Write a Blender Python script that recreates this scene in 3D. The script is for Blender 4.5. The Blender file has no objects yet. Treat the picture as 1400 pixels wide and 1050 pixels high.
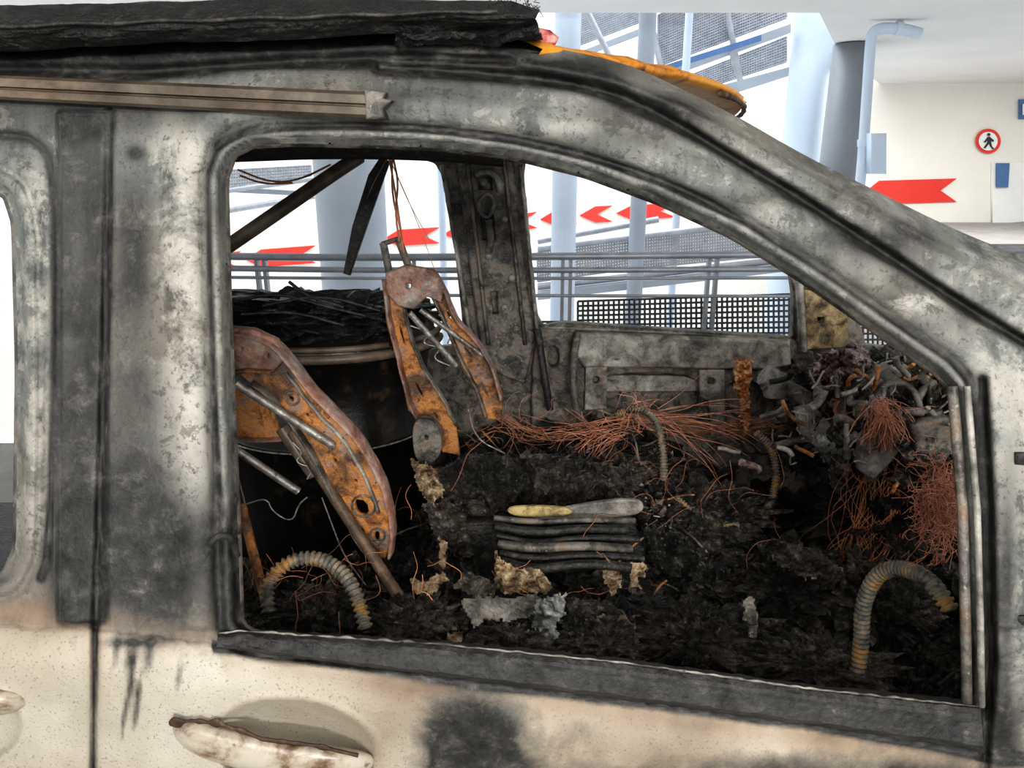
import bpy, math, random
import numpy as np
from mathutils import Vector, noise, Matrix, Euler
random.seed(3); rng=np.random.default_rng(5)
sc=bpy.context.scene
sc.view_settings.view_transform='Standard'
try: sc.view_settings.look='Medium High Contrast'
except Exception: pass
F=1011.0; TH=math.radians(17); ct,st=math.cos(TH),math.sin(TH)
CY,CZ=-0.75,1.62; K=0.3; BELT=1.05
# ---- survey helpers : read a photo point on a known real plane (metres) ----
def ray(px,py):
    u=(px-700)/F; w=(525-py)/F
    return u, ct+w*st, -st+w*ct
def P(px,py,y):
    a,b,c=ray(px,py); t=(y-CY)/b
    return Vector((a*t,y,CZ+c*t))
def S(px,py,off=0.0):
    px=np.asarray(px,float); py=np.asarray(py,float); off=np.asarray(off,float)
    a,b,c=ray(px,py)
    t=(off+K*(CZ-BELT)-CY)/(b-K*c); z=CZ+c*t
    t2=(off-CY)/b
    t=np.where(z<BELT,t2,t)
    return np.stack([a*t,CY+b*t,CZ+c*t],-1)
def chaikin(p,n=2,closed=True):
    p=np.array(p,float)
    for _ in range(n):
        q=np.roll(p,-1,0) if closed else p[1:]
        a=p if closed else p[:-1]
        r=np.empty((len(a)*2,p.shape[1])); r[0::2]=.75*a+.25*q; r[1::2]=.25*a+.75*q
        if not closed: r=np.vstack([p[:1],r,p[-1:]])
        p=r
    return p
def dline(X,Y,p,closed=False):
    p=np.array(p,float); d=np.full(X.shape,1e9)
    n=len(p) if closed else len(p)-1
    for i in range(n):
        a=p[i]; b=p[(i+1)%len(p)]; v=b-a; L=v@v+1e-9
        t=np.clip(((X-a[0])*v[0]+(Y-a[1])*v[1])/L,0,1)
        d=np.minimum(d,np.hypot(X-a[0]-t*v[0],Y-a[1]-t*v[1]))
    return d
def sdf(X,Y,p):
    p=np.array(p,float); ins=np.zeros(X.shape,bool)
    for i in range(len(p)):
        a=p[i]; b=p[(i+1)%len(p)]
        c=((a[1]>Y)!=(b[1]>Y)); xx=(b[0]-a[0])*(Y-a[1])/((b[1]-a[1]) if b[1]!=a[1] else 1e-9)+a[0]
        ins^=(c&(X<xx))
    d=dline(X,Y,p,True)
    return np.where(ins,d,-d)
# ---- materials ----
def newmat(name):
    m=bpy.data.materials.new(name); m.use_nodes=True
    nt=m.node_tree; return m,nt,nt.nodes['Principled BSDF']
def nz(nt,scale,detail=6,rough=.6,dist=0.0):
    tc=nt.nodes.get('TC') or nt.nodes.new('ShaderNodeTexCoord'); tc.name='TC'
    n=nt.nodes.new('ShaderNodeTexNoise'); n.inputs['Scale'].default_value=scale
    n.inputs['Detail'].default_value=detail; n.inputs['Roughness'].default_value=rough
    n.inputs['Distortion'].default_value=dist
    nt.links.new(tc.outputs['Object'],n.inputs['Vector']); return n.outputs['Fac']
def ramp(nt,fac,stops):
    r=nt.nodes.new('ShaderNodeValToRGB'); e=r.color_ramp.elements
    while len(e)<len(stops): e.new(.5)
    for el,(p,c) in zip(e,stops):
        el.position=p; el.color=(*c,1) if len(c)==3 else c
    nt.links.new(fac,r.inputs['Fac']); return r.outputs['Color']
def mix(nt,f,a,b):
    m=nt.nodes.new('ShaderNodeMix'); m.data_type='RGBA'
    for s,v in ((m.inputs[0],f),(m.inputs[6],a),(m.inputs[7],b)):
        if isinstance(v,(int,float)): s.default_value=v
        elif isinstance(v,tuple): s.default_value=(*v,1)
        else: nt.links.new(v,s)
    return m.outputs[2]
def mth(nt,op,a,b=None,clamp=False):
    m=nt.nodes.new('ShaderNodeMath'); m.operation=op; m.use_clamp=clamp
    for i,v in enumerate((a,b)):
        if v is None: continue
        if isinstance(v,(int,float)): m.inputs[i].default_value=v
        else: nt.links.new(v,m.inputs[i])
    return m.outputs[0]
def bump(nt,bs,h,strength,dist=.01):
    b=nt.nodes.new('ShaderNodeBump'); b.inputs['Strength'].default_value=strength; b.inputs['Distance'].default_value=dist
    nt.links.new(h,b.inputs['Height']); nt.links.new(b.outputs[0],bs.inputs['Normal'])
def mottle(name,stops,scale=20,rough=.7,bmp=.4,metal=0,dist=.4,bscale=None,bd=.006,soot=0,specks=None,big=None):
    m,nt,bs=newmat(name)
    f=nz(nt,scale,10,.7,dist); c=ramp(nt,f,stops)
    if big:
        g=nz(nt,big[0],5,.6,.2); c=mix(nt,ramp(nt,g,[(.45,(0,0,0)),(.58,(.9,.9,.9))]),c,ramp(nt,f,big[1]))
    if soot:
        g=nz(nt,scale*.45,6,.65,.3); c=mix(nt,mth(nt,'MULTIPLY',ramp(nt,g,[(.4,(1,1,1)),(.52,(0,0,0))]),soot),c,(.02,.017,.014))
    if specks:
        g=nz(nt,scale*7,3,.6); c=mix(nt,ramp(nt,g,[(.63,(0,0,0)),(.7,(1,1,1))]),c,specks)
    nt.links.new(c,bs.inputs['Base Color'])
    bs.inputs['Roughness'].default_value=rough; bs.inputs['Metallic'].default_value=metal
    if bmp: bump(nt,bs,nz(nt,bscale or scale*3,6),bmp,bd)
    return m
CHAR=mottle('char_black',[(.4,(.006,.006,.005)),(.5,(.024,.023,.02)),(.57,(.07,.067,.058)),(.64,(.17,.16,.135)),(.72,(.36,.34,.3))],60,.38,1,bscale=150,bd=.02,specks=(.3,.29,.26),
   big=(9,[(.38,(.014,.011,.009)),(.47,(.075,.06,.042)),(.55,(.17,.145,.115)),(.63,(.32,.3,.25)),(.74,(.55,.53,.47))]))
CHARK=mottle('char_deep_black',[(.35,(.005,.005,.005)),(.55,(.018,.017,.016)),(.68,(.06,.057,.05)),(.76,(.16,.15,.13))],45,.4,.8,bscale=130,bd=.01)
SOOT=mottle('soot_matte',[(.35,(.006,.006,.006)),(.52,(.024,.023,.021)),(.66,(.08,.075,.066)),(.75,(.18,.17,.15))],30,.42,.8,bscale=90)
SEAL=mottle('burned_seal',[(.35,(.012,.012,.012)),(.52,(.035,.034,.032)),(.64,(.06,.058,.053)),(.74,(.22,.215,.2))],34,.6,.8)
RUST=mottle('rusted_steel',[(.33,(.05,.025,.012)),(.42,(.26,.1,.03)),(.5,(.58,.25,.06)),(.57,(.38,.19,.11)),(.65,(.32,.24,.2)),(.75,(.06,.04,.03))],26,.5,.7,soot=.8,specks=(.06,.04,.035))
PINKR=mottle('pink_rust',[(.33,(.09,.05,.035)),(.43,(.28,.13,.085)),(.53,(.36,.22,.17)),(.62,(.36,.32,.29)),(.7,(.42,.4,.36))],26,.45,.6,soot=.6)
ORANGE=mottle('orange_heat_paint',[(.36,(.16,.045,.01)),(.45,(.7,.27,.02)),(.6,(.85,.4,.04)),(.68,(.35,.08,.03))],9,.45,.3)
GMET=mottle('ash_steel',[(.33,(.05,.046,.04)),(.43,(.19,.18,.155)),(.54,(.36,.34,.3)),(.68,(.56,.54,.48))],18,.5,.5,soot=.6,specks=(.06,.05,.045))
GMETD=mottle('dark_ash_steel',[(.35,(.018,.016,.014)),(.45,(.085,.075,.063)),(.55,(.23,.21,.18)),(.63,(.2,.13,.08)),(.74,(.42,.39,.34))],18,.5,.6,soot=.5,specks=(.33,.3,.26))
TAN=mottle('tan_trim',[(.35,(.035,.026,.018)),(.5,(.13,.095,.065)),(.68,(.23,.19,.14))],10,.45,.2,soot=.5)
ROD=mottle('bare_steel_rod',[(.35,(.12,.1,.08)),(.6,(.45,.43,.4))],40,.35,.3,.5)
COPPER=mottle('copper_wire',[(.35,(.12,.045,.025)),(.5,(.42,.17,.08)),(.65,(.62,.28,.14))],14,.4,0)
PCOP=mottle('pink_copper_wire',[(.35,(.16,.06,.04)),(.48,(.48,.19,.11)),(.6,(.75,.36,.25))],20,.4,0)
HOSE=mottle('conduit_plastic',[(.36,(.03,.027,.022)),(.46,(.12,.11,.088)),(.54,(.2,.175,.13)),(.6,(.42,.22,.05)),(.66,(.2,.13,.06)),(.74,(.08,.06,.05))],30,.5,.4)
SCRAP=mottle('ash_scrap',[(.38,(.06,.04,.02)),(.48,(.35,.24,.13)),(.58,(.62,.5,.34)),(.66,(.75,.68,.55))],40,.8,.8,soot=.6)
ASHW=mottle('white_ash',[(.38,(.08,.08,.075)),(.5,(.38,.39,.38)),(.62,(.72,.73,.7))],30,.8,.8,soot=.4)
WALL=mottle('cream_wall',[(.3,(.77,.74,.67)),(.7,(.84,.82,.76))],.7,.8,0)
WHITE=mottle('white_wall',[(.3,(.8,.82,.84)),(.7,(.9,.91,.92))],.7,.8,0)
CEIL=mottle('ceiling_paint',[(.3,(.74,.73,.72)),(.7,(.84,.83,.82))],.8,.85,.1)
FLOORM=mottle('concrete_floor',[(.3,(.22,.21,.2)),(.7,(.34,.33,.31))],3,.7,.2)
COL=mottle('column_paint',[(.3,(.3,.34,.39)),(.7,(.38,.42,.47))],1.5,.5,0)
COLD=mottle('dark_column_paint',[(.3,(.2,.22,.25)),(.7,(.27,.29,.31))],1.5,.5,0)
COLW=mottle('light_column_paint',[(.3,(.52,.61,.72)),(.7,(.6,.69,.8))],1.5,.5,0)
RAILM=mottle('galvanised_rail',[(.3,(.3,.32,.36)),(.7,(.48,.5,.54))],8,.4,0,.3)
MESHM=mottle('dark_grating',[(.3,(.05,.053,.06)),(.7,(.1,.105,.11))],8,.6,0)
RED=mottle('red_marking_paint',[(.3,(.68,.035,.025)),(.7,(.78,.06,.04))],2,.6,0)
SWHITE=mottle('sign_white',[(.3,(.8,.8,.78)),(.7,(.88,.88,.86))],2,.5,0)
SBLACK=mottle('sign_black',[(.3,(.01,.01,.01)),(.7,(.03,.03,.03))],2,.5,0)
BLUE=mottle('blue_paint',[(.3,(.06,.14,.3)),(.7,(.1,.2,.4))],2,.5,0)

def bodymat():
    m,nt,bs=newmat('burned_body_paint')
    at=nt.nodes.new('ShaderNodeAttribute'); at.attribute_name='burn'
    sp=nt.nodes.new('ShaderNodeSeparateColor'); nt.links.new(at.outputs['Color'],sp.inputs[0])
    so,pa,br=sp.outputs; wh=at.outputs['Alpha']
    n1=nz(nt,7,12,.7,.5); n2=nz(nt,30,10,.75,.3); n3=nz(nt,170,4,.6); n4=nz(nt,4,5,.55,.3); n5=nz(nt,320,2,.5); n7=nz(nt,3,4,.5,.2)
    tc=nt.nodes['TC']; mp=nt.nodes.new('ShaderNodeMapping'); mp.inputs['Scale'].default_value=(26,8,4)
    nt.links.new(tc.outputs['Object'],mp.inputs['Vector']); n6=nt.nodes.new('ShaderNodeTexNoise'); n6.inputs['Scale'].default_value=1; n6.inputs['Detail'].default_value=8; n6.inputs['Roughness'].default_value=.65
    nt.links.new(mp.outputs[0],n6.inputs['Vector']); n6=n6.outputs['Fac']
    base=mth(nt,'ADD',mth(nt,'MULTIPLY',n1,.6),mth(nt,'MULTIPLY',n6,.4))
    ash=ramp(nt,base,[(.37,(.055,.058,.054)),(.44,(.115,.121,.113)),(.5,(.18,.188,.174)),(.56,(.24,.244,.225)),(.64,(.34,.335,.3))])
    ash=mix(nt,ramp(nt,n7,[(.42,(0,0,0)),(.62,(.7,.7,.7))]),ash,mix(nt,.55,ash,(.24,.195,.145)))
    def sharp(x,amp,w,n=n1):
        a=mth(nt,'SUBTRACT',n,.5); a=mth(nt,'MULTIPLY',a,amp); a=mth(nt,'ADD',x,a)
        a=mth(nt,'SUBTRACT',a,.5-w/2); return mth(nt,'DIVIDE',a,w,True)
    n12=mth(nt,'ADD',mth(nt,'MULTIPLY',n1,.5),mth(nt,'MULTIPLY',n2,.5))
    ash=mix(nt,mth(nt,'MULTIPLY',sharp(wh,4.0,.4,n12),.85),ash,(.49,.47,.415))
    fl=ramp(nt,n2,[(.56,(0,0,0)),(.59,(1,1,1))])
    ash=mix(nt,mth(nt,'MULTIPLY',fl,.4),ash,(.45,.43,.375))
    dk=ramp(nt,n2,[(.41,(1,1,1)),(.45,(0,0,0))])
    ash=mix(nt,mth(nt,'MULTIPLY',dk,.6),ash,(.05,.05,.045))
    sk=ramp(nt,n3,[(.6,(0,0,0)),(.66,(1,1,1))]); ash=mix(nt,mth(nt,'MULTIPLY',sk,.6),ash,(.045,.042,.038))
    spk=ramp(nt,n5,[(.61,(0,0,0)),(.69,(1,1,1))])
    cream=ramp(nt,n4,[(.35,(.36,.315,.245)),(.55,(.46,.42,.345)),(.7,(.52,.49,.425))])
    cream=mix(nt,mth(nt,'MULTIPLY',spk,.5),cream,(.1,.07,.045))
    c=mix(nt,sharp(pa,.8,.25),ash,cream)
    brc=ramp(nt,n4,[(.38,(.16,.105,.065)),(.5,(.27,.195,.13)),(.64,(.38,.3,.22))])
    c=mix(nt,mth(nt,'MULTIPLY',sharp(br,.5,.95),.85),c,brc)
    sc_=ramp(nt,n2,[(.38,(.008,.008,.008)),(.52,(.028,.027,.025)),(.6,(.065,.063,.056)),(.7,(.15,.145,.13))])
    mixn=mth(nt,'ADD',mth(nt,'MULTIPLY',n1,.55),mth(nt,'MULTIPLY',n2,.45))
    c=mix(nt,sharp(so,1.7,.5,mixn),c,sc_)
    nt.links.new(c,bs.inputs['Base Color'])
    bs.inputs['Roughness'].default_value=.55
    h=mth(nt,'ADD',n2,mth(nt,'MULTIPLY',n3,.5)); bump(nt,bs,h,.55,.004)
    return m
BODY=bodymat()
# ---- object helpers ----
def link(o,parent=None):
    sc.collection.objects.link(o)
    if parent: o.parent=parent
    return o
def empty(name,loc=(0,0,0)):
    e=bpy.data.objects.new(name,None); e.empty_display_size=.1; return link(e)
def mesh(name,v,f,mat,parent=None,smooth=False):
    me=bpy.data.meshes.new(name); me.from_pydata([tuple(map(float,a)) for a in v],[],[tuple(map(int,a)) for a in f]); me.update()
    if smooth: me.polygons.foreach_set('use_smooth',[True]*len(me.polygons))
    for m in (mat if isinstance(mat,list) else [mat]): me.materials.append(m)
    return link(bpy.data.objects.new(name,me),parent)
def tomesh(o,parent):
    dg=bpy.context.evaluated_depsgraph_get(); dg.update()
    me=bpy.data.meshes.new_from_object(o.evaluated_get(dg)); n=o.name; mw=o.matrix_world.copy()
    cu=o.data; bpy.data.objects.remove(o); bpy.data.curves.remove(cu)
    me.transform(mw); me.name=n
    return link(bpy.data.objects.new(n,me),parent)
def plate(name,outer,y,th,mat,parent=None,holes=(),bev=.003,tumble=False,sm=0):
    cu=bpy.data.curves.new(name,'CURVE'); cu.dimensions='2D'; cu.fill_mode='BOTH'; cu.extrude=th/2; cu.bevel_depth=bev; cu.bevel_resolution=1
    for poly in [outer]+list(holes):
        pp=chaikin(poly,sm) if sm else poly
        s=cu.splines.new('POLY'); s.points.add(len(pp)-1); s.use_cyclic_u=True
        for i,(a,b) in enumerate(pp):
            w=P(a,b,y); s.points[i].co=(w.x,w.z,0,1)
    cu.materials.append(mat)
    o=link(bpy.data.objects.new(name,cu)); o.matrix_world=Matrix.Translation((0,y,0))@Matrix.Rotation(math.pi/2,4,'X')
    return tomesh(o,parent)
def tubes(name,paths,r,mat,parent=None,smooth=True,res=2):
    cu=bpy.data.curves.new(name,'CURVE'); cu.dimensions='3D'; cu.bevel_depth=r; cu.bevel_resolution=res; cu.use_fill_caps=True
    for p in paths:
        s=cu.splines.new('POLY'); p=chaikin([list(q) for q in p],2,False) if (smooth and len(p)>2) else p
        s.points.add(len(p)-1)
        for i,q in enumerate(p): s.points[i].co=(*q,1)
    cu.materials.append(mat)
    o=link(bpy.data.objects.new(name,cu)); o=tomesh(o,parent)
    o.data.polygons.foreach_set('use_smooth',[True]*len(o.data.polygons)); return o
def pt(name,pts,r,mat,parent=None,smooth=True):   # pts (px,py,y)
    return tubes(name,[[P(*q) for q in pts]],r,mat,parent,smooth,3)
def box(name,lo,hi,mat,parent=None):
    v=[(x,y,z) for x in (lo[0],hi[0]) for y in (lo[1],hi[1]) for z in (lo[2],hi[2])]
    f=[(0,1,3,2),(4,6,7,5),(0,4,5,1),(2,3,7,6),(0,2,6,4),(1,5,7,3)]
    return mesh(name,v,f,mat,parent)
def loft(name,rows,mat,parent=None,smooth=False,closed=False):
    rows=[np.array(r) for r in rows]; n=len(rows[0]); v=np.vstack(rows); f=[]
    for i in range(len(rows)-1):
        for j in range(n if closed else n-1):
            k=(j+1)%n; f.append((i*n+j,i*n+k,(i+1)*n+k,(i+1)*n+j))
    return mesh(name,v,f,mat,parent,smooth)
def resample(p,n):
    p=np.array(p,float); d=np.r_[0,np.cumsum(np.linalg.norm(np.diff(p,axis=0),axis=1))]
    t=np.linspace(0,d[-1],n); return np.stack([np.interp(t,d,p[:,k]) for k in range(p.shape[1])],-1)
def sweep(name,path,rfun,mat,parent=None,seg=14):
    path=np.array(path,float); n=len(path); v=[];f=[]
    for i in range(n):
        t=path[min(i+1,n-1)]-path[max(i-1,0)]; t/=np.linalg.norm(t)+1e-9
        a=np.cross(t,[0.05,1,0.02]); a/=np.linalg.norm(a)+1e-9; b=np.cross(t,a)
        r=rfun(i,n); ra,rb=r if isinstance(r,tuple) else (r,r)
        for k in range(seg):
            g=2*math.pi*k/seg; v.append(path[i]+a*ra*math.cos(g)+b*rb*math.sin(g))
    for i in range(n-1):
        for k in range(seg):
            l=(k+1)%seg; f.append((i*seg+k,i*seg+l,(i+1)*seg+l,(i+1)*seg+k))
    f.append(tuple(range(seg))[::-1]); f.append(tuple(range((n-1)*seg,n*seg)))
    return mesh(name,v,f,mat,parent,True)
def flange(name,pts,w,d,mat,parent):
    p=resample(chaikin([list(P(*q)) for q in pts],2,False),60)
    for k in range(60): p[k]+=np.array([noise.noise(Vector((p[k][0]*40,p[k][2]*40,1)))*.002,0,noise.noise(Vector((p[k][0]*40,p[k][2]*40,7)))*.002])
    return sweep(name,p,lambda i,n:(w,d),mat,parent,10)
def fract(p,o=5):
    return noise.fractal(Vector(p),.9,2.1,o)

# =============== CAR ===============
car=empty('burned_car')
WIN=[(345,199),(320,212),(308,245),(312,400),(318,560),(325,720),(330,866),(600,884),(850,910),(1100,944),(1322,968),(1328,900),(1318,800),(1312,680),(1306,560),(1300,532),(1280,510),(1200,455),(1100,385),(1000,322),(900,276),(800,239),(700,214),(600,202),(500,198),(400,196)]
def dens(p,k=4):
    p=np.array(p,float); q=np.roll(p,-1,0); return np.vstack([a+(b-a)*np.array([[t/k] for t in range(k)]) for a,b in zip(p,q)])
WINs=chaikin(dens(WIN,3),2)
WIN2=[(-320,250),(-20,252),(8,268),(20,305),(25,500),(22,750),(6,785),(-30,795),(-320,800)]
WIN2s=chaikin(dens(WIN2,3),2)
TOP=[(-320,64),(0,58),(330,44),(560,36),(690,46),(740,62),(850,84),(930,120),(1010,160),(1100,213),(1200,262),(1300,312),(1400,352),(1560,410),(1750,470)]
BODYP=np.vstack([chaikin(TOP,2,False),[(1750,1420),(-320,1420)]])
stp=4
xs=np.arange(-300,1700,stp); ys=np.arange(18,1400,stp)
X,Y=np.meshgrid(xs.astype(float),ys.astype(float))
d1=-sdf(X,Y,WINs); d2=-sdf(X,Y,WIN2s); dT=sdf(X,Y,BODYP)
sd=np.minimum(np.minimum(d1,d2),np.where(Y<700,dT,1e3))
gy,gx=np.gradient(sd,stp); gn=np.hypot(gx,gy)+1e-6
nearb=np.abs(sd)<.75*stp
Xs=np.where(nearb,X-sd*gx/gn,X); Ys=np.where(nearb,Y-sd*gy/gn,Y)
SEAM=[(150,150),(148,300),(142,500),(136,700),(130,862),(127,1100),(126,1420)]
SEAMA=[(520,92),(640,98),(740,108),(800,118),(860,135),(930,172),(1000,215),(1100,275),(1200,340),(1320,420),(1430,485),(1600,590)]
CREASE=[(300,200),(345,178),(500,170),(640,182),(760,203),(860,230),(940,260),(1010,300)]
SEAMC=[(1343,520),(1352,700),(1355,900),(1345,1060),(1340,1300)]
GUT=[(-320,92),(0,95),(200,98),(400,84),(560,78),(700,84)]
FR2=[(-320,182),(20,182),(55,195),(74,230),(76,400),(74,600),(66,760),(55,790)]
CR3=[(700,85),(850,110),(930,145),(1010,185),(1100,238),(1200,290),(1300,345),(1400,395),(1600,480)]
dse=dline(X,Y,SEAM); dA=dline(X,Y,chaikin(SEAMA,2,False)); dC=dline(X,Y,chaikin(CREASE,2,False)); dR=dline(X,Y,SEAMC)
dG=dline(X,Y,GUT); dF2=dline(X,Y,chaikin(FR2,2,False)); dC3=dline(X,Y,chaikin(CR3,2,False))
off=np.interp(d1,[0,7,11,20,24,31,38,46],[.03,.026,.008,.004,.012,.012,.002,0])
off+=np.interp(d2,[0,6,12,24,30,40],[.02,.018,.0,-.002,.006,0])
off+=.014*np.exp(-(dse/4)**2)+.024*np.exp(-(dA/7)**2)+.006*np.exp(-(dC/4)**2)+.014*np.exp(-(dR/6)**2)
off+=.014*np.exp(-(dG/7)**2)+.008*np.exp(-(dF2/5)**2)-.006*np.exp(-(dC3/9)**2)
off+=np.where(Y<700,.05*np.clip(1-dT/26,0,1)**2,0)
off+=.008*((X>78)&(X<146)&(Y<852)&(Y>150))
off-=.010*np.exp(-((d1-62)/22.)**2)*(Y<860)
beltY=np.interp(X,[-320,130,300,600,850,1100,1345,1700],[845,862,884,925,958,990,1030,1080])
below=Y-beltY
off+=np.where(below>0,.0,.004)-.012*np.exp(-((below-60)/55.)**2)
def bowl(cx,cy,rx,ry,ang,dep):
    c,s=math.cos(ang),math.sin(ang); u=((X-cx)*c+(Y-cy)*s)/rx; v=(-(X-cx)*s+(Y-cy)*c)/ry
    r=np.hypot(u,v); return dep*np.clip(1-r**3,0,1)**.7*1.0, np.exp(-((r-1.03)/.06)**2)
b1,e1=bowl(402,1022,112,66,.14,.042); b2,e2=bowl(-70,985,100,62,.12,.035)
off+=b1+b2-.003*(e1+e2)
nzv=np.array([noise.noise(Vector((a*.013,b*.013,3)))*.0025+noise.noise(Vector((a*.04,b*.04,9)))*.0014 for a,b in zip(X.ravel(),Y.ravel())]).reshape(X.shape)
off+=nzv
V=S(Xs,Ys,off).reshape(-1,3)
nx,ny=len(xs),len(ys)
ok=(sd>=-.75*stp); idx=np.arange(nx*ny).reshape(ny,nx)
fo=ok[:-1,:-1]&ok[1:,:-1]&ok[:-1,1:]&ok[1:,1:]
ins=(np.maximum.reduce([sd[:-1,:-1],sd[1:,:-1],sd[:-1,1:],sd[1:,1:]])>.76*stp); fo&=ins
Fq=np.stack([idx[:-1,:-1][fo],idx[1:,:-1][fo],idx[1:,1:][fo],idx[:-1,1:][fo]],-1)
soot=np.zeros(X.shape); paint=np.zeros(X.shape); brown=np.zeros(X.shape); white=np.zeros(X.shape)
def G(cx,cy,rx,ry): return np.exp(-(((X-cx)/rx)**2+((Y-cy)/ry)**2))
def R(x0,x1,y0,y1,s=12):
    sg=lambda t:1/(1+np.exp(-np.clip(t/s,-30,30)))
    return sg(X-x0)*sg(x1-X)*sg(Y-y0)*sg(y1-Y)
soot+=.4*R(78,147,150,850,3)+.5*R(78,147,420,850,90)+.5*R(150,212,240,800,22)+.85*R(150,310,700,862,34)+.45*R(-320,300,120,182,10)
soot+=.95*R(-320,720,10,98,8)-.7*G(560,72,170,10)-.5*G(330,95,120,8)-.5*G(650,68,60,12)
soot+=.85*G(780,95,80,22)+.5*G(900,150,90,22)+.35*G(1000,270,120,16)+.4*G(1150,330,60,20)
soot+=.85*np.exp(-(dA/10)**2)+.6*np.exp(-(dC/5)**2)*(X<1000)+.65*np.exp(-((d1-25)/6)**2)+.7*np.exp(-(dse/5)**2)+.8*np.exp(-(dR/8)**2)*(Y<1040)+.8*np.exp(-(dG/10)**2)+.45*np.exp(-(dF2/7)**2)+.5*np.exp(-(d1/7)**2)+.3*np.exp(-(dC3/7)**2)
soot+=.55*G(186,210,14,11)+.3*R(-320,20,785,850,15)+.7*G(100,790,35,60)+.3*G(185,330,26,100)+.5*G(1230,330,60,30)
soot+=.3*G(840,190,90,20)+.25*G(600,130,120,25)-.25*G(240,300,30,200)-.15*G(255,560,25,160)+.16+.2*G(1300,440,60,30)+.25*G(520,140,60,20)
blob=R(572,715,950,1150,17)
soot+=1.0*blob+.6*R(700,1340,1040,1200,18)+.4*G(1260,1055,90,28)+.3*G(1050,1045,80,18)+.3*G(770,1000,60,40)+.8*np.exp(-((below-2)/8)**2)*(X>290)
soot-=.14*(below>0)
for (sx_,y0_,y1_,w_) in [(184,895,960,5),(192,925,1000,5),(177,890,915,6),(246,915,945,5),(205,885,910,6),(160,880,905,5),(172,960,1010,4)]:
    soot+=.6*np.exp(-((X-sx_+(Y-y0_)*.12)/w_)**2)*R(-400,2000,y0_,y1_,9)
soot+=.4*G(190,878,50,7)
soot+=.6*G(1370,1000,30,60)+.5*G(1376,800,12,120)+.2*R(1345,1420,600,1060,20)
soot+=.5*R(300,340,720,870,10)
paint+=1.0/(1+np.exp(-np.clip((below+10)/9,-30,30)))*(X<1350)+.75*R(-320,60,810,870,18)
brown+=.9*np.exp(-((below+18)/22)**2)*(X<310)+.6*R(20,130,780,862,14)
sdf_b=R(535,760,925,1150,26)-blob
brown+=.75*np.clip(sdf_b,0,1)+.5*np.exp(-((below-14)/18)**2)*(X>300)+.65*R(740,1340,985,1100,26)*(below>0)+.5*G(130,900,14,60)+.3*e1+.4*G(545,950,60,40)+.45*G(240,885,80,16)
white+=.5*R(215,292,165,690,14)+.42*R(28,70,250,740,8)+.6*G(1245,410,60,18)+.5*G(650,70,60,14)+.4*G(330,92,80,12)+.35*G(800,175,120,14)+.4*G(900,255,90,12)+.42*R(1350,1700,380,1000,20)+.3*G(560,185,160,10)+.3*G(1100,300,120,20)+.06
col=np.stack([soot,np.clip(paint,0,1.2),brown,white],-1).reshape(-1,4)
used=np.unique(Fq); rem=-np.ones(nx*ny,int); rem[used]=np.arange(len(used))
me=bpy.data.meshes.new('body_side'); me.from_pydata(V[used].tolist(),[],rem[Fq].tolist()); me.update()
me.polygons.foreach_set('use_smooth',[True]*len(me.polygons))
at=me.color_attributes.new('burn','FLOAT_COLOR','POINT'); at.data.foreach_set('color',np.clip(col[used],0,2).astype(np.float32).ravel())
me.materials.append(BODY); link(bpy.data.objects.new('body_side',me),car)
def jamb(name,pl,mat,shr=5,dep=.07):
    pl=np.array(pl); c=pl.mean(0); t=np.roll(pl,-1,0)-np.roll(pl,1,0); n=np.stack([t[:,1],-t[:,0]],-1); n/=np.linalg.norm(n,axis=1)[:,None]+1e-9
    if ((pl+n*3-c)**2).sum()>((pl-c)**2).sum(): n=-n
    rows=[S(pl[:,0],pl[:,1],.028),S(*(pl+n*shr).T,.036),S(*(pl+n*shr).T,.046),S(*(pl+n*1).T,.05),S(*(pl-n*6).T,dep),S(*(pl-n*60).T,dep+.03)]
    return loft(name,rows,mat,car,True,True)
jamb('front_window_jamb',WINs,GMETD); jamb('rear_window_jamb',WIN2s,GMETD)
tl=resample([(298,866),(330,862),(600,880),(850,905),(1100,940),(1340,965)],200)
bl=resample([(296,886),(330,890),(600,926),(850,958),(1100,992),(1346,1030)],200)
rows=[]
for t,o in [(-.1,.06),(0,.028),(.06,-.004),(.2,-.010),(.3,-.012),(.4,-.0115),(.5,-.0125),(.7,-.014),(.85,-.016),(.93,-.008),(1.0,.004)]:
    q=tl*(1-t)+bl*t; jit=np.array([noise.noise(Vector((a*.05,t*3,1)))*2+noise.noise(Vector((a*.2,t*3,5)))*1.2 for a in q[:,0]]); q=q.copy(); q[:,1]+=jit
    rows.append(S(q[:,0],q[:,1],o+jit*.0006))
loft('window_sill_seal',rows,SEAL,car,False)
p=resample([(300,866),(330,863),(600,881),(850,906),(1100,941),(1336,966)],300)
sweep('sill_ash_edge',S(p[:,0],p[:,1]+np.array([noise.noise(Vector((a*.06,0,8)))*2 for a in p[:,0]]),.004),lambda i,n:.0012+.003*abs(noise.noise(Vector((i*.13,0,2)))),GMET,car,8)
for nm,xa,mt,ro in (('glass_channel_outer',1336,ASHW,.004),('glass_channel_inner',1316,GMETD,.006)):
    p=resample([(xa-14,528),(xa,700),(xa+4,850),(xa+6,965)],40)
    tubes(nm,[S(p[:,0],p[:,1],-.002 if mt is ASHW else .012)],ro,GMET if mt is ASHW else mt,car)
a=resample([(-320,86),(0,103),(300,116),(512,126)],70); b=resample([(-320,118),(0,136),(300,152),(520,162)],70)
rows=[]
for t,o in [(0,.03),(.0,-.018),(.12,-.026),(.45,-.026),(.5,-.018),(.56,-.018),(.6,-.026),(.88,-.022),(1,-.014),(1,.03)]:
    q=a*(1-t)+b*t; rows.append(S(q[:,0],q[:,1],o))
loft('roof_drip_strip',rows,TAN,car)
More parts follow.
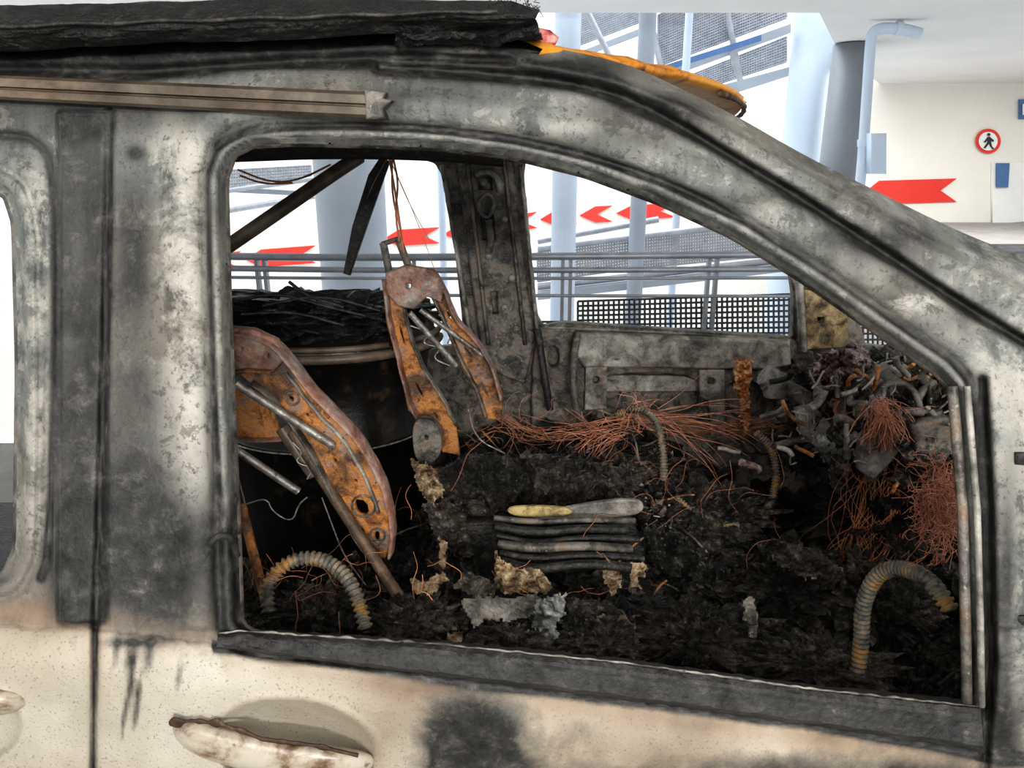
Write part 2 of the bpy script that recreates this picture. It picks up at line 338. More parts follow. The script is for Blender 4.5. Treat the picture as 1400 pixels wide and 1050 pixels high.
plate('roof_strip_end',[(504,127),(524,130),(520,138),(530,140),(522,148),(526,160),(506,160)],.172,.02,GMETD,car)
def handle(name,pts,mats,rv=.024,rh=.014):
    p=resample(chaikin(pts,2,False),40); w=S(p[:,0],p[:,1],-.016)
    w[:,1]+=.02*(np.abs(np.linspace(-1,1,40))**4)
    return sweep(name,w,lambda i,n:(rv*(max(.04,1-abs(2*i/(n-1)-1)**5))**.5,rh*(max(.05,1-abs(2*i/(n-1)-1)**6))**.5),mats,car,24)
HM=mottle('scorched_handle_paint',[(.36,(.03,.018,.012)),(.44,(.16,.1,.06)),(.5,(.36,.31,.24)),(.56,(.44,.4,.33)),(.75,(.48,.45,.39))],8,.3,.15,specks=(.2,.15,.1))
handle('front_door_handle',[(228,1002),(290,1018),(380,1036),(460,1046),(508,1058)],HM)
handle('rear_door_handle',[(-190,940),(-120,950),(-30,958),(30,968)],HM,.02)
BURNL=mottle('burned_edge',[(.35,(.01,.007,.005)),(.55,(.07,.035,.016)),(.7,(.3,.18,.09))],30,.6,.5)
hp=resample([(232,986),(262,982),(300,986),(330,996),(360,1008),(430,1016),(490,1030)],90)
sweep('handle_scorch_bead',S(hp[:,0],hp[:,1]+3,-.018),lambda i,n:(.002+.010*max(0,noise.noise(Vector((i*.16,0,0)))+.15)*(1-i/n*.6),.002),BURNL,car,8)
for i,(x,y) in enumerate([(1393,627),(1395,849)]):
    c=S(x,y,-.001); sweep('body_slot_%d'%(i+1),[c+np.array([-.006,0,0]),c+np.array([.012,0,0])],lambda i,n:(.0085,.004),SOOT,car,10)
E=np.array([P(735,72,.22),P(880,92,.45),P(990,118,.75),P(1022,140,1.0),P(1000,160,1.3),P(960,190,1.58)])
E=resample(chaikin(E,2,False),40)
rows=[]
for t in np.linspace(0,1,14):
    r=E.copy(); r[:,0]=E[:,0]*(1-t)+(-1.6)*t
    crown=.035*np.sin(np.linspace(0,np.pi,40)); r[:,2]=r[:,2]+(crown*t if t<1 else crown)
    if t>0: r[:,2]=np.maximum(r[:,2],1.735)
    rows.append(r)
loft('roof_panel',rows,SOOT,car,True)
jn=np.array([noise.noise(Vector((k*.5,0,3)))*.008 for k in range(40)])
def EJ(dx,dz): r=E.copy(); r[:,0]+=dx+jn; r[:,2]+=dz+jn*.6; return r
rows=[EJ(-.10,.02),EJ(-.02,.014),EJ(.006,.004),EJ(.0,-.004),EJ(-.03,-.010),EJ(-.1,-.004)]
loft('roof_front_header',rows,ORANGE,car,True)
jb=E[16:30].copy(); jb[:,2]-=.012; jb[:,0]+=.004
sweep('scorched_header_trim',resample(jb,60),lambda i,n:.004+.007*abs(noise.noise(Vector((i*.3,1,0)))),BURNL,car,8)
def slab(name,top,bot,y0,y1,mat,amp,n=120,m=10,fr=9):
    a=resample(top,n); b=resample(bot,n); rows=[]
    prof=[]
    for k in range(m): prof.append((k/(m-1),y0-.03*math.sin(math.pi*k/(m-1))))
    prof=[(0,y1)]+prof+[(1,y1)]
    for t,y in prof:
        q=a*(1-t)+b*t
        pts=np.array([P(u,v,y) for u,v in q])
        for i in range(n):
            f_=fract((pts[i,0]*fr,y*fr+t*2,pts[i,2]*fr*3)); pts[i]+=np.array([0,f_*amp,f_*amp*.8])
        rows.append(pts)
    return loft(name,rows,mat,car,False)
slab('collapsed_roof_lining',[(-320,20),(0,9),(300,2),(520,-2),(700,4),(738,16)],[(-320,86),(0,73),(300,58),(520,46),(700,38),(728,30)],.17,.6,CHARK,.006,260,16)
slab('charred_roof_fringe',[(540,40),(640,34),(728,24)],[(540,60),(640,60),(742,52)],.19,.3,CHARK,.014,60,8,20)
plate('melted_lamp_lens',chaikin([(706,46),(746,42),(764,58),(735,62),(708,58)],1),.3,.02,mottle('melted_red',[(.38,(.06,.01,.01)),(.5,(.5,.05,.04)),(.62,(.6,.35,.3))],40,.3,.4),car)
fr=[]
for i in range(130):
    x=random.uniform(-.03,.03); z=1.785+random.uniform(-.014,.012)
    p0=Vector((x,.15+random.uniform(0,.03),z)); fr.append([p0,p0+Vector((random.uniform(-.006,.009),random.uniform(-.01,.01),random.uniform(-.01,.008)))])
tubes('burnt_fibres',fr,.0004,SOOT,car,False,1)
tubes('lining_seam',[[P(x,36-(x/1400)*44+1.5*math.sin(x*.05),.135) for x in range(-200,700,20)]],.0022,SOOT,car)

YF=1.68
fwin1=[(250,228),(330,212),(560,212),(596,222),(612,250),(622,330),(632,420),(636,470),(560,480),(250,480)]
fwin2=[(718,218),(850,200),(1000,240),(1072,330),(1084,400),(1082,466),(900,460),(742,446),(734,430),(724,340),(714,250)]
plate('far_side_frame',[(100,196),(700,196),(1000,190),(1080,290),(1160,400),(1180,470),(1500,520),(1500,780),(100,780)],YF,.03,GMETD,car,[chaikin(dens(fwin1,3),2),chaikin(dens(fwin2,3),2)])
plate('far_pillar_cover',[(628,222),(700,222),(712,330),(728,460),(716,520),(664,500),(650,400)],YF-.05,.03,GMETD,car,[[(655,290),(676,290),(680,330),(658,330)],[(650,235),(675,235),(676,262),(652,262)],[(668,395),(682,395),(684,430),(672,430)]],.006)
for i,(a_,b_) in enumerate([((640,225),(668,470)),((690,225),(718,470)),((604,225),(646,470)),((712,225),(734,450))]):
    flange('pillar_rib_%d'%(i+1),[(a_[0],a_[1],YF-.075),(b_[0],b_[1],YF-.075)],.007,.02,GMET if i>=2 else GMETD,car)
pt('seatbelt_anchor_ring',[(655,275,YF-.09),(668,262,YF-.09),(678,278,YF-.09),(668,300,YF-.09),(655,290,YF-.09),(655,275,YF-.09)],.007,GMET,car)
pt('seatbelt_bracket',[(668,300,YF-.09),(672,330,YF-.09),(668,345,YF-.09)],.012,GMETD,car)
pt('seatbelt_guide',[(650,240,YF-.09),(664,234,YF-.09),(680,240,YF-.09),(684,262,YF-.09)],.010,GMET,car)
for i,(px,py) in enumerate([(662,250),(684,252),(690,300),(668,350),(700,380),(690,420),(706,450)]):
    c=P(px,py,YF-.08); sweep('pillar_bolt_%d'%(i+1),[c+Vector((0,-.01,0)),c+Vector((0.0001,.02,0.0001))],lambda i,n:.011,GMET,car,8)
pt('far_roof_rail',[(120,196,1.6),(600,196,1.6),(760,196,1.6),(900,205,1.6),(1010,250,1.62),(1100,350,1.66),(1150,440,1.68)],.03,GMETD,car)
plate('far_door_panel',[(738,448),(770,442),(1075,462),(1106,480),(1112,560),(1100,650),(1060,700),(740,700),(728,600),(730,500)],YF-.05,.04,GMETD,car,
 [chaikin([(806,505),(960,505),(960,560),(920,572),(812,560)],2),chaikin([(985,512),(1050,520),(1050,570),(990,575)],2),chaikin([(745,470),(765,468),(768,500),(748,505)],2),chaikin([(1060,485),(1085,485),(1085,510),(1060,510)],2)],.006)
box('far_door_inner_skin',(P(740,500,YF).x,YF-.012,.5),(P(1100,500,YF).x,YF-.002,P(900,480,YF).z),SOOT,car)
plate('far_door_beam',[(790,456),(1074,468),(1076,494),(1052,500),(800,497),(786,478)],YF-.09,.03,GMET,car,[chaikin([(836,486),(848,486),(848,494),(836,494)],1)],.008)
plate('far_door_rail',[(806,512),(960,514),(962,532),(806,532)],YF-.03,.03,GMET,car)
plate('door_bracket_left',[(802,502),(828,502),(828,556),(800,558)],YF-.1,.02,GMET,car,[chaikin([(809,512),(820,512),(820,524),(809,524)],2)])
plate('door_bracket_right',[(957,506),(988,506),(990,600),(974,604),(968,545),(956,540)],YF-.1,.02,GMET,car,[chaikin([(965,514),(978,514),(978,526),(965,526)],2)])
plate('door_lower_rail',[(850,590),(1080,600),(1080,618),(852,612)],YF-.11,.02,GMETD,car)
flange('door_top_lip',[(742,446,YF-.06),(900,452,YF-.06),(1078,464,YF-.06)],.006,.02,GMET,car)
flange('door_panel_crease',[(770,500,YF-.075),(800,520,YF-.075),(806,565,YF-.075),(930,578,YF-.075),(1060,580,YF-.075),(1095,540,YF-.075)],.005,.008,GMET,car)
YR=mottle('yellow_rust',[(.38,(.05,.04,.025)),(.48,(.26,.18,.08)),(.6,(.46,.36,.2))],26,.7,.5,soot=.5)
plate('hinge_post_far',[(1098,396),(1150,402),(1156,470),(1100,474)],YF-.06,.05,YR,car,[[(1112,430),(1124,430),(1124,440),(1112,440)]])
flange('hinge_post_lip',[(1092,385,YF-.1),(1096,430,YF-.1),(1098,480,YF-.1)],.012,.02,GMET,car)
pt('door_cable',[(735,450,1.55),(742,500,1.5),(752,560,1.5)],.012,SOOT,car)
pt('door_edge_seal',[(790,455,1.56),(783,500,1.5),(786,560,1.45),(800,580,1.4)],.012,GMETD,car)
box('floor_pan',(-1.9,.06,.3),(1.5,1.7,.42),SOOT,car)
box('bulkhead',(1.28,.06,.3),(1.34,1.7,1.02),SOOT,car)
box('inner_door_skin',(-1.9,.10,.3),(1.5,.12,.86),SOOT,car)
pt('roof_cross_brace',[(300,345,1.0),(380,290,1.0),(452,240,1.05),(492,214,1.1)],.017,TAN,car)
plate('hanging_belt',[(522,216),(531,222),(500,310),(478,374),(472,372),(484,310),(506,240)],.9,.012,CHARK,car)
tubes('roof_wires',[[P(325,232,.9),P(370,250,.9),P(410,246,.9),P(452,225,.9)],[P(328,240,.9),P(360,252,.9),P(400,250,.9)],
  [P(532,215,.8),P(540,260,.82),P(546,300,.84),P(552,345,.84)],[P(536,215,.8),P(536,270,.82),P(550,320,.84),P(548,340,.84)],[P(538,218,.8),P(545,250,.82),P(540,290,.84),P(546,330,.84)]],.0022,COPPER,car)
tubes('thin_wires',[[P(532,215,.8),P(570,300,.9),P(598,380,.95)],[P(532,215,.8),P(560,280,.9),P(588,330,.95)],[P(530,215,.8),P(500,270,.9),P(480,350,.95)]],.0007,COPPER,car)
pt('roof_rail_lining',[(320,205,.5),(450,200,.5),(600,203,.5),(690,212,.5)],.02,CHARK,car)

# =============== REAR SEAT SHELL ===============
rs=empty('charred_rear_seat')
rows=[]
for py,rr in [(412,.2),(425,.27),(465,.285),(470,.3),(488,.3),(493,.275),(520,.27),(596,.272),(600,.285),(608,.285),(612,.27),(700,.26),(860,.24)]:
    c=P(430,py,1.15); row=[]
    for k in range(40):
        g=math.pi+math.pi*k/39
        row.append((c.x+rr*1.05*math.cos(g),1.32+rr*.9*math.sin(g),c.z))
    rows.append(row)
GLOSS=mottle('glossy_char',[(.3,(.003,.003,.003)),(.56,(.012,.011,.01)),(.66,(.06,.04,.025)),(.75,(.12,.085,.05))],12,.28,.3)
loft('seat_back_shell',rows,GLOSS,rs,True)
for nm,py,rr,mt,rad in (('upper_rim_band',479,.3,TAN,.013),('upper_rim_edge',466,.3,TAN,.008),('lower_rim',604,.287,ROD,.003)):
    c=P(430,py,1.15)
    tubes(nm,[[(c.x+rr*1.05*math.cos(math.pi+math.pi*k/30),1.32+rr*.9*math.sin(math.pi+math.pi*k/30)-.004,c.z) for k in range(31)]],rad,mt,rs,False)
def lump(name,c,r,mat,parent,sq=(1,1,1),amp=.35,n=24,seed=0,fr=2.2):
    rows=[]
    for i in range(n+1):
        ph=math.pi*i/n; row=[]
        for k in range(n*2):
            g=math.pi*k/n; d=Vector((math.sin(ph)*math.cos(g),math.sin(ph)*math.sin(g),math.cos(ph)))
            q=1+amp*fract(d*fr+Vector((seed*7.1,seed*3.3,0)),6)
            row.append((c[0]+d.x*r*q*sq[0],c[1]+d.y*r*q*sq[1],c[2]+d.z*r*q*sq[2]))
        rows.append(row)
    return loft(name,rows,mat,parent,False,True)
for i,(px,py,r,sx,sz) in enumerate([(390,425,.14,1.5,.32),(480,428,.15,1.3,.3),(350,440,.1,1,.5),(530,450,.07,.8,.6)]):
    c=P(px,py,1.15); lump('burnt_cushion_%d'%(i+1),c,r,CHARK,rs,(sx,1,sz),.6,34,i,3)
tubes('cushion_wires',[[P(330,410,1),P(380,400,1),P(430,415,1),P(500,432,1)],[P(395,385,1),P(420,405,1),P(470,420,1.0)],[P(330,430,1),P(400,425,.98),P(470,445,1)],[P(360,418,1),P(440,402,1),P(520,425,1)]],.004,SOOT,rs)

# =============== SEAT FRAMES ===============
s1=empty('car_seat_frame'); y=.42
plate('side_rail',[(372,470),(396,500),(424,540),(462,576),(498,620),(522,668),(535,712),(534,742),(526,760),(506,756),(484,730),(468,694),(446,652),(426,612),(402,574),(374,542),(345,522),(330,508),(350,488)],y,.006,RUST,s1,
 [chaikin([(482,678),(504,682),(508,704),(488,704)],1),chaikin([(512,722),(522,724),(520,742),(510,738)],1),chaikin([(432,590),(442,596),(440,606),(430,600)],1),chaikin([(396,536),(406,542),(402,552),(392,546)],1),chaikin([(456,620),(464,628),(462,636),(454,630)],1),chaikin([(490,716),(500,720),(500,734),(492,730)],1),chaikin([(418,560),(426,564),(424,572),(416,568)],1),chaikin([(484,650),(492,654),(490,662),(482,658)],1)],.003)
flange('rail_flange',[(318,452,y-.02),(372,464,y-.02),(400,494,y-.02),(430,538,y-.02),(470,574,y-.02),(506,620,y-.02),(530,672,y-.02),(539,720,y-.02),(534,756,y-.02)],.0045,.022,PINKR,s1)
flange('rail_inner_flange',[(345,522,y-.01),(372,542,y-.01),(404,582,y-.01),(430,622,y-.01),(450,664,y-.01),(472,704,y-.01),(490,740,y-.01),(510,762,y-.01)],.0035,.014,GMETD,s1)
flange('rail_rib',[(392,510,y-.008),(430,560,y-.008),(470,600,y-.008),(500,650,y-.008),(518,700,y-.008)],.003,.006,GMET,s1)
for i,(px,py,r) in enumerate([(497,692,17),(516,732,11),(400,545,9)]):
    c=P(px,py,y-.008); tubes('pressed_boss_%d'%(i+1),[[c+Vector((r*.0012*math.cos(g*.4488),0,r*.0012*math.sin(g*.4488))) for g in range(15)]],.002,GMETD,s1,False)
plate('top_crossplate',[(300,448),(348,452),(378,466),(386,490),(372,506),(340,504),(300,516)],y-.02,.012,PINKR,s1,[chaikin([(366,478),(374,480),(372,490),(364,488)],1),chaikin([(330,470),(338,472),(336,480),(329,478)],1)],.004)
flange('crossplate_lip',[(300,514,y-.03),(340,504,y-.03),(372,508,y-.03)],.003,.012,RUST,s1)
plate('lower_crossplate',[(300,520),(345,530),(372,560),(384,596),(350,600),(300,594)],y+.05,.006,RUST,s1,(),.003)
flange('lower_crossplate_lip',[(300,596,y+.04),(350,602,y+.04),(386,600,y+.04)],.003,.012,PINKR,s1)
pt('recliner_rod',[(322,524,y-.06),(456,610,y-.02)],.0068,ROD,s1)
pt('lumbar_rod',[(312,608,y-.06),(408,672,y-.04)],.0068,ROD,s1)
pt('frame_diagonal_bar',[(400,590,y+.02),(470,700,y-.02),(582,872,y-.14)],.010,mottle('brown_bar',[(.35,(.04,.028,.018)),(.6,(.16,.1,.06))],25,.5,.5),s1,False)
pt('frame_short_bar',[(385,585,y+.03),(430,650,y+.02)],.012,TAN,s1)
pt('lower_side_bar',[(330,690,y-.08),(352,780,y-.1),(366,830,y-.12)],.008,RUST,s1)
tubes('spring_wires',[[P(400,605,y),P(415,620,y),P(402,632,y),P(430,640,y),P(420,655,y)],[P(335,690,y),P(365,680,y),P(372,700,y),P(400,715,y),P(408,690,y),P(420,680,y)],
 [P(345,740,y-.05),P(338,700,y-.05),P(325,650,y-.05)],[P(440,680,y),P(455,720,y),P(470,760,y),P(500,800,y)],[P(335,700,y),P(350,760,y-.05),P(345,800,y-.06)]],.0014,ROD,s1)
s2=empty('car_seat_frame'); y=1.0
plate('left_rail',[(524,384),(548,378),(553,440),(574,500),(600,540),(622,580),(628,620),(606,616),(584,576),(560,560),(546,500),(530,440)],y,.006,RUST,s2,[chaikin([(548,440),(556,470),(552,474),(544,446)],1),chaikin([(570,520),(582,542),(577,545),(566,524)],1),chaikin([(540,400),(546,402),(545,415),(539,413)],1),chaikin([(592,560),(600,566),(600,576),(592,570)],1)],.003)
plate('right_rail',[(594,374),(610,400),(628,440),(656,468),(676,506),(686,545),(684,572),(662,570),(652,535),(632,500),(612,452),(592,408)],y+.02,.006,RUST,s2,[chaikin([(636,470),(648,486),(644,490),(632,476)],1),chaikin([(660,520),(670,540),(664,542),(656,524)],1),chaikin([(612,420),(620,436),(616,440),(608,424)],1)],.003)
plate('top_crossplate',[(530,374),(556,364),(592,370),(606,392),(602,410),(584,402),(566,420),(546,416),(530,398)],y-.02,.012,PINKR,s2,[chaikin([(554,384),(566,386),(562,398),(552,395)],1)],.004)
flange('left_rail_flange',[(526,384,y-.02),(533,440,y-.02),(548,500,y-.02),(562,560,y-.02),(590,590,y-.02)],.005,.022,PINKR,s2)
flange('left_rail_inner',[(549,380,y-.01),(555,440,y-.01),(576,498,y-.01),(602,538,y-.01),(624,580,y-.01)],.004,.014,GMETD,s2)
flange('right_rail_flange',[(594,372,y-.01),(608,394,y-.01),(622,436,y-.01),(650,462,y-.01),(674,500,y-.01),(685,545,y-.01)],.005,.02,PINKR,s2)
flange('right_rail_inner',[(594,408,y),(614,452,y),(634,500,y),(654,535,y),(664,570,y)],.004,.014,GMETD,s2)
pt('headrest_post_1',[(524,332,y),(532,372,y)],.009,GMETD,s2); pt('headrest_post_2',[(544,326,y),(560,368,y)],.009,GMETD,s2)
pt('headrest_bar',[(522,334,y),(546,326,y)],.006,GMETD,s2)
pt('cross_rod_1',[(560,428,y-.03),(624,500,y)],.0075,ROD,s2); pt('cross_rod_2',[(575,424,y-.03),(660,486,y)],.006,ROD,s2)
plate('recliner_disc',chaikin([(566,572),(590,570),(604,590),(602,620),(585,634),(568,622)],2),.9,.03,GMETD,s2,[chaikin([(580,590),(588,590),(588,600),(580,600)],1)])
tubes('spring_wires',[[P(560,445,y),P(590,455,y),P(575,470,y),P(605,475,y),P(590,490,y),P(615,500,y)],[P(600,430,y),P(620,450,y),P(612,470,y)],[P(640,560,y),P(650,600,y),P(690,620,y)]],.0022,ROD,s2)

# =============== DEBRIS ===============
deb=empty('charred_interior_debris')
nxm,nym=460,320
gx_=np.linspace(-.9,1.27,nxm); gy_=np.linspace(.13,1.64,nym)
def hz(x,y):
    g=lambda a,b,ra,rb: math.exp(-((x-a)/ra)**2-((y-b)/rb)**2)
    z=.74+.09*g(.15,1.05,.3,.2)+.06*g(.0,.42,.24,.12)
    z-=.24/(1+math.exp(-(x-.6)/.06))*(1-.3*g(.7,.25,.4,.1)) 
    z-=.25/(1+math.exp((x+.2)/.05))*(1/(1+math.exp(-(y-.36)/.05)))
    z-=.18*g(-.12,.8,.12,.12)
    z-=.15*g(.45,.65,.15,.12)
    return z
vv=[]
for yy in gy_:
    for xx in gx_:
        f1=fract((xx*7,yy*7,1.3),7); f2=noise.noise(Vector((xx*60,yy*60,4))); f3=noise.cell(Vector((xx*34+f2*.6,yy*34+f1*2,2)))
        vv.append((xx+.008*f1,yy+.008*noise.noise(Vector((xx*30,yy*30,0))),hz(xx,yy)+.055*f1+.009*f2+.014*f3))
ff=[(j*nxm+i,j*nxm+i+1,(j+1)*nxm+i+1,(j+1)*nxm+i) for j in range(nym-1) for i in range(nxm-1)]
mesh('ash_mound',vv,ff,CHAR,deb)
def top(x,y_): return hz(x,y_)+.055*fract((x*7,y_*7,1.3),7)+.010
def chips(name,n,mat,region,smin,smax,flat=.35,zoff=0):
    v=[];f=[]
    cf=[(0,1,3,2),(4,6,7,5),(0,4,5,1),(2,3,7,6),(0,2,6,4),(1,5,7,3)]
    for i in range(n):
        x,y_=region(); z=top(x,y_)+zoff+random.uniform(-.008,.012)
        s=random.uniform(smin,smax)*(1 if random.random()<.85 else 1.8)
        e=Euler((random.uniform(-1,1),random.uniform(-1,1),random.uniform(0,6.3))).to_matrix()
        sx,sy,sz=s*random.uniform(.5,1.6),s*random.uniform(.4,1),s*flat*random.uniform(.4,1.2)
        b0=len(v)
        for a_ in (-1,1):
            for b_ in (-1,1):
                for c_ in (-1,1):
                    q=e@Vector((a_*sx*random.uniform(.4,1.2),b_*sy*random.uniform(.4,1.2),c_*sz*random.uniform(.5,1.2))); v.append((x+q.x,y_+q.y,z+q.z))
        f+=[tuple(b0+k for k in q) for q in cf]
    return mesh(name,v,f,mat,deb)
allr=lambda:(random.uniform(-.55,1.2),random.uniform(.18,1.6))
mid=lambda:(random.gauss(.12,.28),random.uniform(.2,1.5))
nearr=lambda:(random.uniform(-.35,.5),random.uniform(.2,.5))
cl=[(random.gauss(.1,.25),random.uniform(.25,1.4)) for _ in range(34)]
def clus():
    c=random.choice(cl); return (random.gauss(c[0],.035),min(1.6,max(.18,random.gauss(c[1],.035))))
chips('black_chips',3600,CHARK,allr,.003,.013)
chips('black_flakes',1000,SOOT,mid,.005,.02,.12)
chips('grey_chips',1500,GMETD,clus,.002,.009)
chips('light_grey_flakes',600,GMET,clus,.002,.007,.2)
chips('white_ash_specks',1800,ASHW,clus,.001,.003)
chips('tan_scraps',200,SCRAP,nearr,.002,.007,.2)
chips('rust_bits',260,RUST,clus,.002,.007)
def curls(name,n,mat,region,smin,smax,lift=.01):
    v=[];f=[]
    for i in range(n):
        x,y_=region(); z=top(x,y_)+random.uniform(0,lift); s=random.uniform(smin,smax); a=random.uniform(.5,1.6); k=random.uniform(-1.4,1.4)
        e=Euler((random.uniform(-.9,1.1),random.uniform(-.8,.8),random.uniform(0,6.3))).to_matrix(); b0=len(v); sd_=random.random()*50
        for r_ in range(7):
            for c_ in range(7):
                u=(r_/6-.5)*2*(1+.35*noise.noise(Vector((c_*.8,sd_,0)))); w_=(c_/6-.5)*2*(1+.35*noise.noise(Vector((sd_,r_*.8,5))))
                q=e@Vector((u*s,w_*s*a,k*s*.5*u*u+.35*s*noise.noise(Vector((u*1.6,w_*1.6,sd_))))); v.append((x+q.x,y_+q.y,z+q.z))
        f+=[(b0+r_*7+c_,b0+r_*7+c_+1,b0+(r_+1)*7+c_+1,b0+(r_+1)*7+c_) for r_ in range(6) for c_ in range(6)]
    o=mesh(name,v,f,mat,deb); md=o.modifiers.new('s','SOLIDIFY'); md.thickness=.0025; return o
curls('curled_char_sheets',150,CHARK,allr,.015,.05,.03)
curls('curled_ash_sheets',70,CHAR,mid,.012,.04,.02)
curls('curled_grey_metal',40,GMETD,mid,.01,.03,.02)
curls('curled_grey_scraps',16,GMET,nearr,.006,.018,.01)
def chunks(name,n,mat,region,rmin,rmax):
    v=[];f=[]; N=9
    for i in range(n):
        x,y_=region(); z=top(x,y_)+random.uniform(-.01,.012); r=random.uniform(rmin,rmax); sd_=random.random()*90; sx,sz=random.uniform(.7,1.7),random.uniform(.5,1); b0=len(v)
        for a_ in range(N+1):
            ph=math.pi*a_/N
            for b_ in range(2*N):
                g=math.pi*b_/N; d=Vector((math.sin(ph)*math.cos(g),math.sin(ph)*math.sin(g),math.cos(ph))); q=1+.9*fract(d*2.2+Vector((sd_,0,0)),5)
                v.append((x+d.x*r*q*sx,y_+d.y*r*q,z+d.z*r*q*sz))
        f+=[(b0+a_*2*N+b_,b0+a_*2*N+(b_+1)%(2*N),b0+(a_+1)*2*N+(b_+1)%(2*N),b0+(a_+1)*2*N+b_) for a_ in range(N) for b_ in range(2*N)]
    return mesh(name,v,f,mat,deb)
chunks('char_chunks',170,CHAR,allr,.012,.04)
chunks('slag_chunks',60,SOOT,mid,.010,.03)
chunks('grey_slag_chunks',50,GMETD,clus,.006,.018)
def clutter(name,n,mat,region,lmin,lmax,r,parent,zf=None):
    ps=[]
    for i in range(n):
        x,y_=region(); z=(zf(x,y_) if zf else top(x,y_))+random.uniform(0,.02); L=random.uniform(lmin,lmax); a_=random.uniform(0,6.28)
        d=Vector((math.cos(a_),math.sin(a_)*.6,random.uniform(-.35,.5))).normalized(); p=Vector((x,y_,z)); q=[p.copy()]
        for k in range(3):
            d=(d+Vector((random.gauss(0,.25),random.gauss(0,.2),random.gauss(0,.25)))).normalized(); p=p+d*L/3; q.append(p.copy())
        ps.append(q)
    return tubes(name,ps,r,mat,parent,True,1)
clutter('bent_rods',60,GMETD,mid,.04,.16,.003,deb)
clutter('bent_strips',60,SOOT,allr,.05,.2,.005,deb)
clutter('thin_rods',60,ROD,mid,.03,.09,.0012,deb)
clutter('rusty_rods',30,RUST,mid,.04,.12,.0025,deb)
def scrap(name,poly,y_,mat,parent,amp=.012,th=.004):
    p=np.array(poly,float); x0,y0=p.min(0); x1,y1=p.max(0); st_=max(1.5,(x1-x0)/40)
    gx=np.arange(x0-st_,x1+st_*2,st_); gy=np.arange(y0-st_,y1+st_*2,st_); A,B=np.meshgrid(gx,gy); s_=sdf(A,B,p)
    vs=[];m_={}
    for (i,j),sv in np.ndenumerate(s_):
        if sv>-st_*.6+4*noise.noise(Vector((A[i,j]*.2,B[i,j]*.2,y_))):
            a_,b_=A[i,j],B[i,j]; q=P(a_,b_,y_); n_=fract((q.x*28,q.z*28,y_*5),4)
            t=(y1-b_)/(y1-y0+1e-6); q=P(a_,b_,y_+.04*t+amp*n_); m_[(i,j)]=len(vs); vs.append(q)
    fs=[(m_[(i,j)],m_[(i+1,j)],m_[(i+1,j+1)],m_[(i,j+1)]) for (i,j) in m_ if all(k in m_ for k in ((i+1,j),(i+1,j+1),(i,j+1)))]
    o=mesh(name,vs,fs,mat,parent); md=o.modifiers.new('s','SOLIDIFY'); md.thickness=th; return o
scrap('grey_sheet_fragment',[(628,822),(650,815),(700,818),(736,810),(730,840),(700,850),(664,846),(650,860)],.25,GMET,deb)
scrap('white_ash_lump',[(732,820),(775,812),(770,840),(750,862),(728,855)],.24,ASHW,deb,.03)
scrap('tan_rag_1',[(562,628),(600,640),(606,676),(590,690),(572,668)],.78,SCRAP,deb,.03)
scrap('tan_rag_2',[(676,752),(690,776),(740,780),(756,806),(700,812),(680,806)],.38,SCRAP,deb,.03)
scrap('tan_rag_3',[(828,764),(846,770),(848,800),(836,812),(826,790)],.43,SCRAP,deb,.02)
scrap('tan_rag_4',[(860,768),(884,770),(882,786),(872,790),(876,804),(862,802)],.43,SCRAP,deb,.01)
scrap('tan_rag_5',[(560,790),(582,796),(606,780),(612,792),(590,812),(566,808)],.34,SCRAP,deb,.02)
scrap('tan_rag_6',[(600,735),(612,745),(608,780),(600,770)],.58,SCRAP,deb,.01)
scrap('tan_rag_7',[(680,775),(696,770),(712,800),(690,812)],.36,SCRAP,deb,.02)
scrap('orange_shard',[(1004,490),(1030,494),(1024,540),(1026,590),(1016,596),(1012,550),(1004,530)],1.25,mottle('orange_shard_m',[(.38,(.08,.02,.01)),(.5,(.42,.16,.05)),(.62,(.7,.5,.3))],40,.7,.5),deb,.03)
scrap('grey_shard_low',[(1016,822),(1030,818),(1036,850),(1026,900),(1018,910)],.38,GMET,deb,.02)
scrap('grey_patch',[(800,850),(850,836),(875,870),(870,900),(820,900),(790,880)],.23,GMETD,deb,.03)
scrap('pale_patch',[(720,862),(760,855),(762,872),(730,884)],.21,ASHW,deb,.02)
scrap('ash_patch_low',[(610,866),(632,864),(634,874),(616,878)],.2,SCRAP,deb,.01)
plate('pale_blade',chaikin([(708,700),(760,697),(820,686),(868,682),(880,690),(872,702),(820,706),(730,708)],2),.66,.006,GMET,deb)
plate('yellow_blade',chaikin([(694,694),(740,692),(782,696),(778,703),(720,705),(700,702)],2),.65,.006,mottle('yellowed',[(.35,(.15,.1,.03)),(.55,(.6,.48,.22))],40,.7,.3,soot=.5),deb)
scrap('dark_heap_left',[(600,640),(640,620),(700,625),(720,660),(690,700),(620,720),(600,690)],.78,CHAR,deb,.05)
scrap('dark_heap_grey',[(580,690),(660,680),(690,730),(640,760),(600,750)],.72,GMETD,deb,.06)
scrap('burnt_foam_sheet',[(640,640),(740,622),(860,640),(880,670),(800,686),(700,690),(650,680)],.84,CHAR,deb,.06)
scrap('folded_metal_sheet',[(880,720),(930,730),(1000,780),(960,800),(900,780)],.58,SOOT,deb,.04)
scrap('metal_scrap_low',[(1060,740),(1120,750),(1150,780),(1100,790),(1060,770)],.7,GMETD,deb,.05)
scrap('metal_scrap_front',[(620,800),(640,780),(680,800),(660,820)],.3,GMETD,deb,.03)
scrap('seat_foam_front',[(770,815),(830,822),(870,850),(850,880),(790,870)],.25,CHAR,deb,.04)
for i in range(6):
    pt('seat_rib_%d'%(i+1),[(676+i*2,708+i*12,.62-.03*i),(730,714+i*12+(i%3)*3,.60-.03*i),(800,710+i*12,.60-.03*i),(868+i*3-14*(i%2),712+i*13,.62-.03*i)],.006+.003*(i%2),SOOT if i%3 else GMETD,deb)
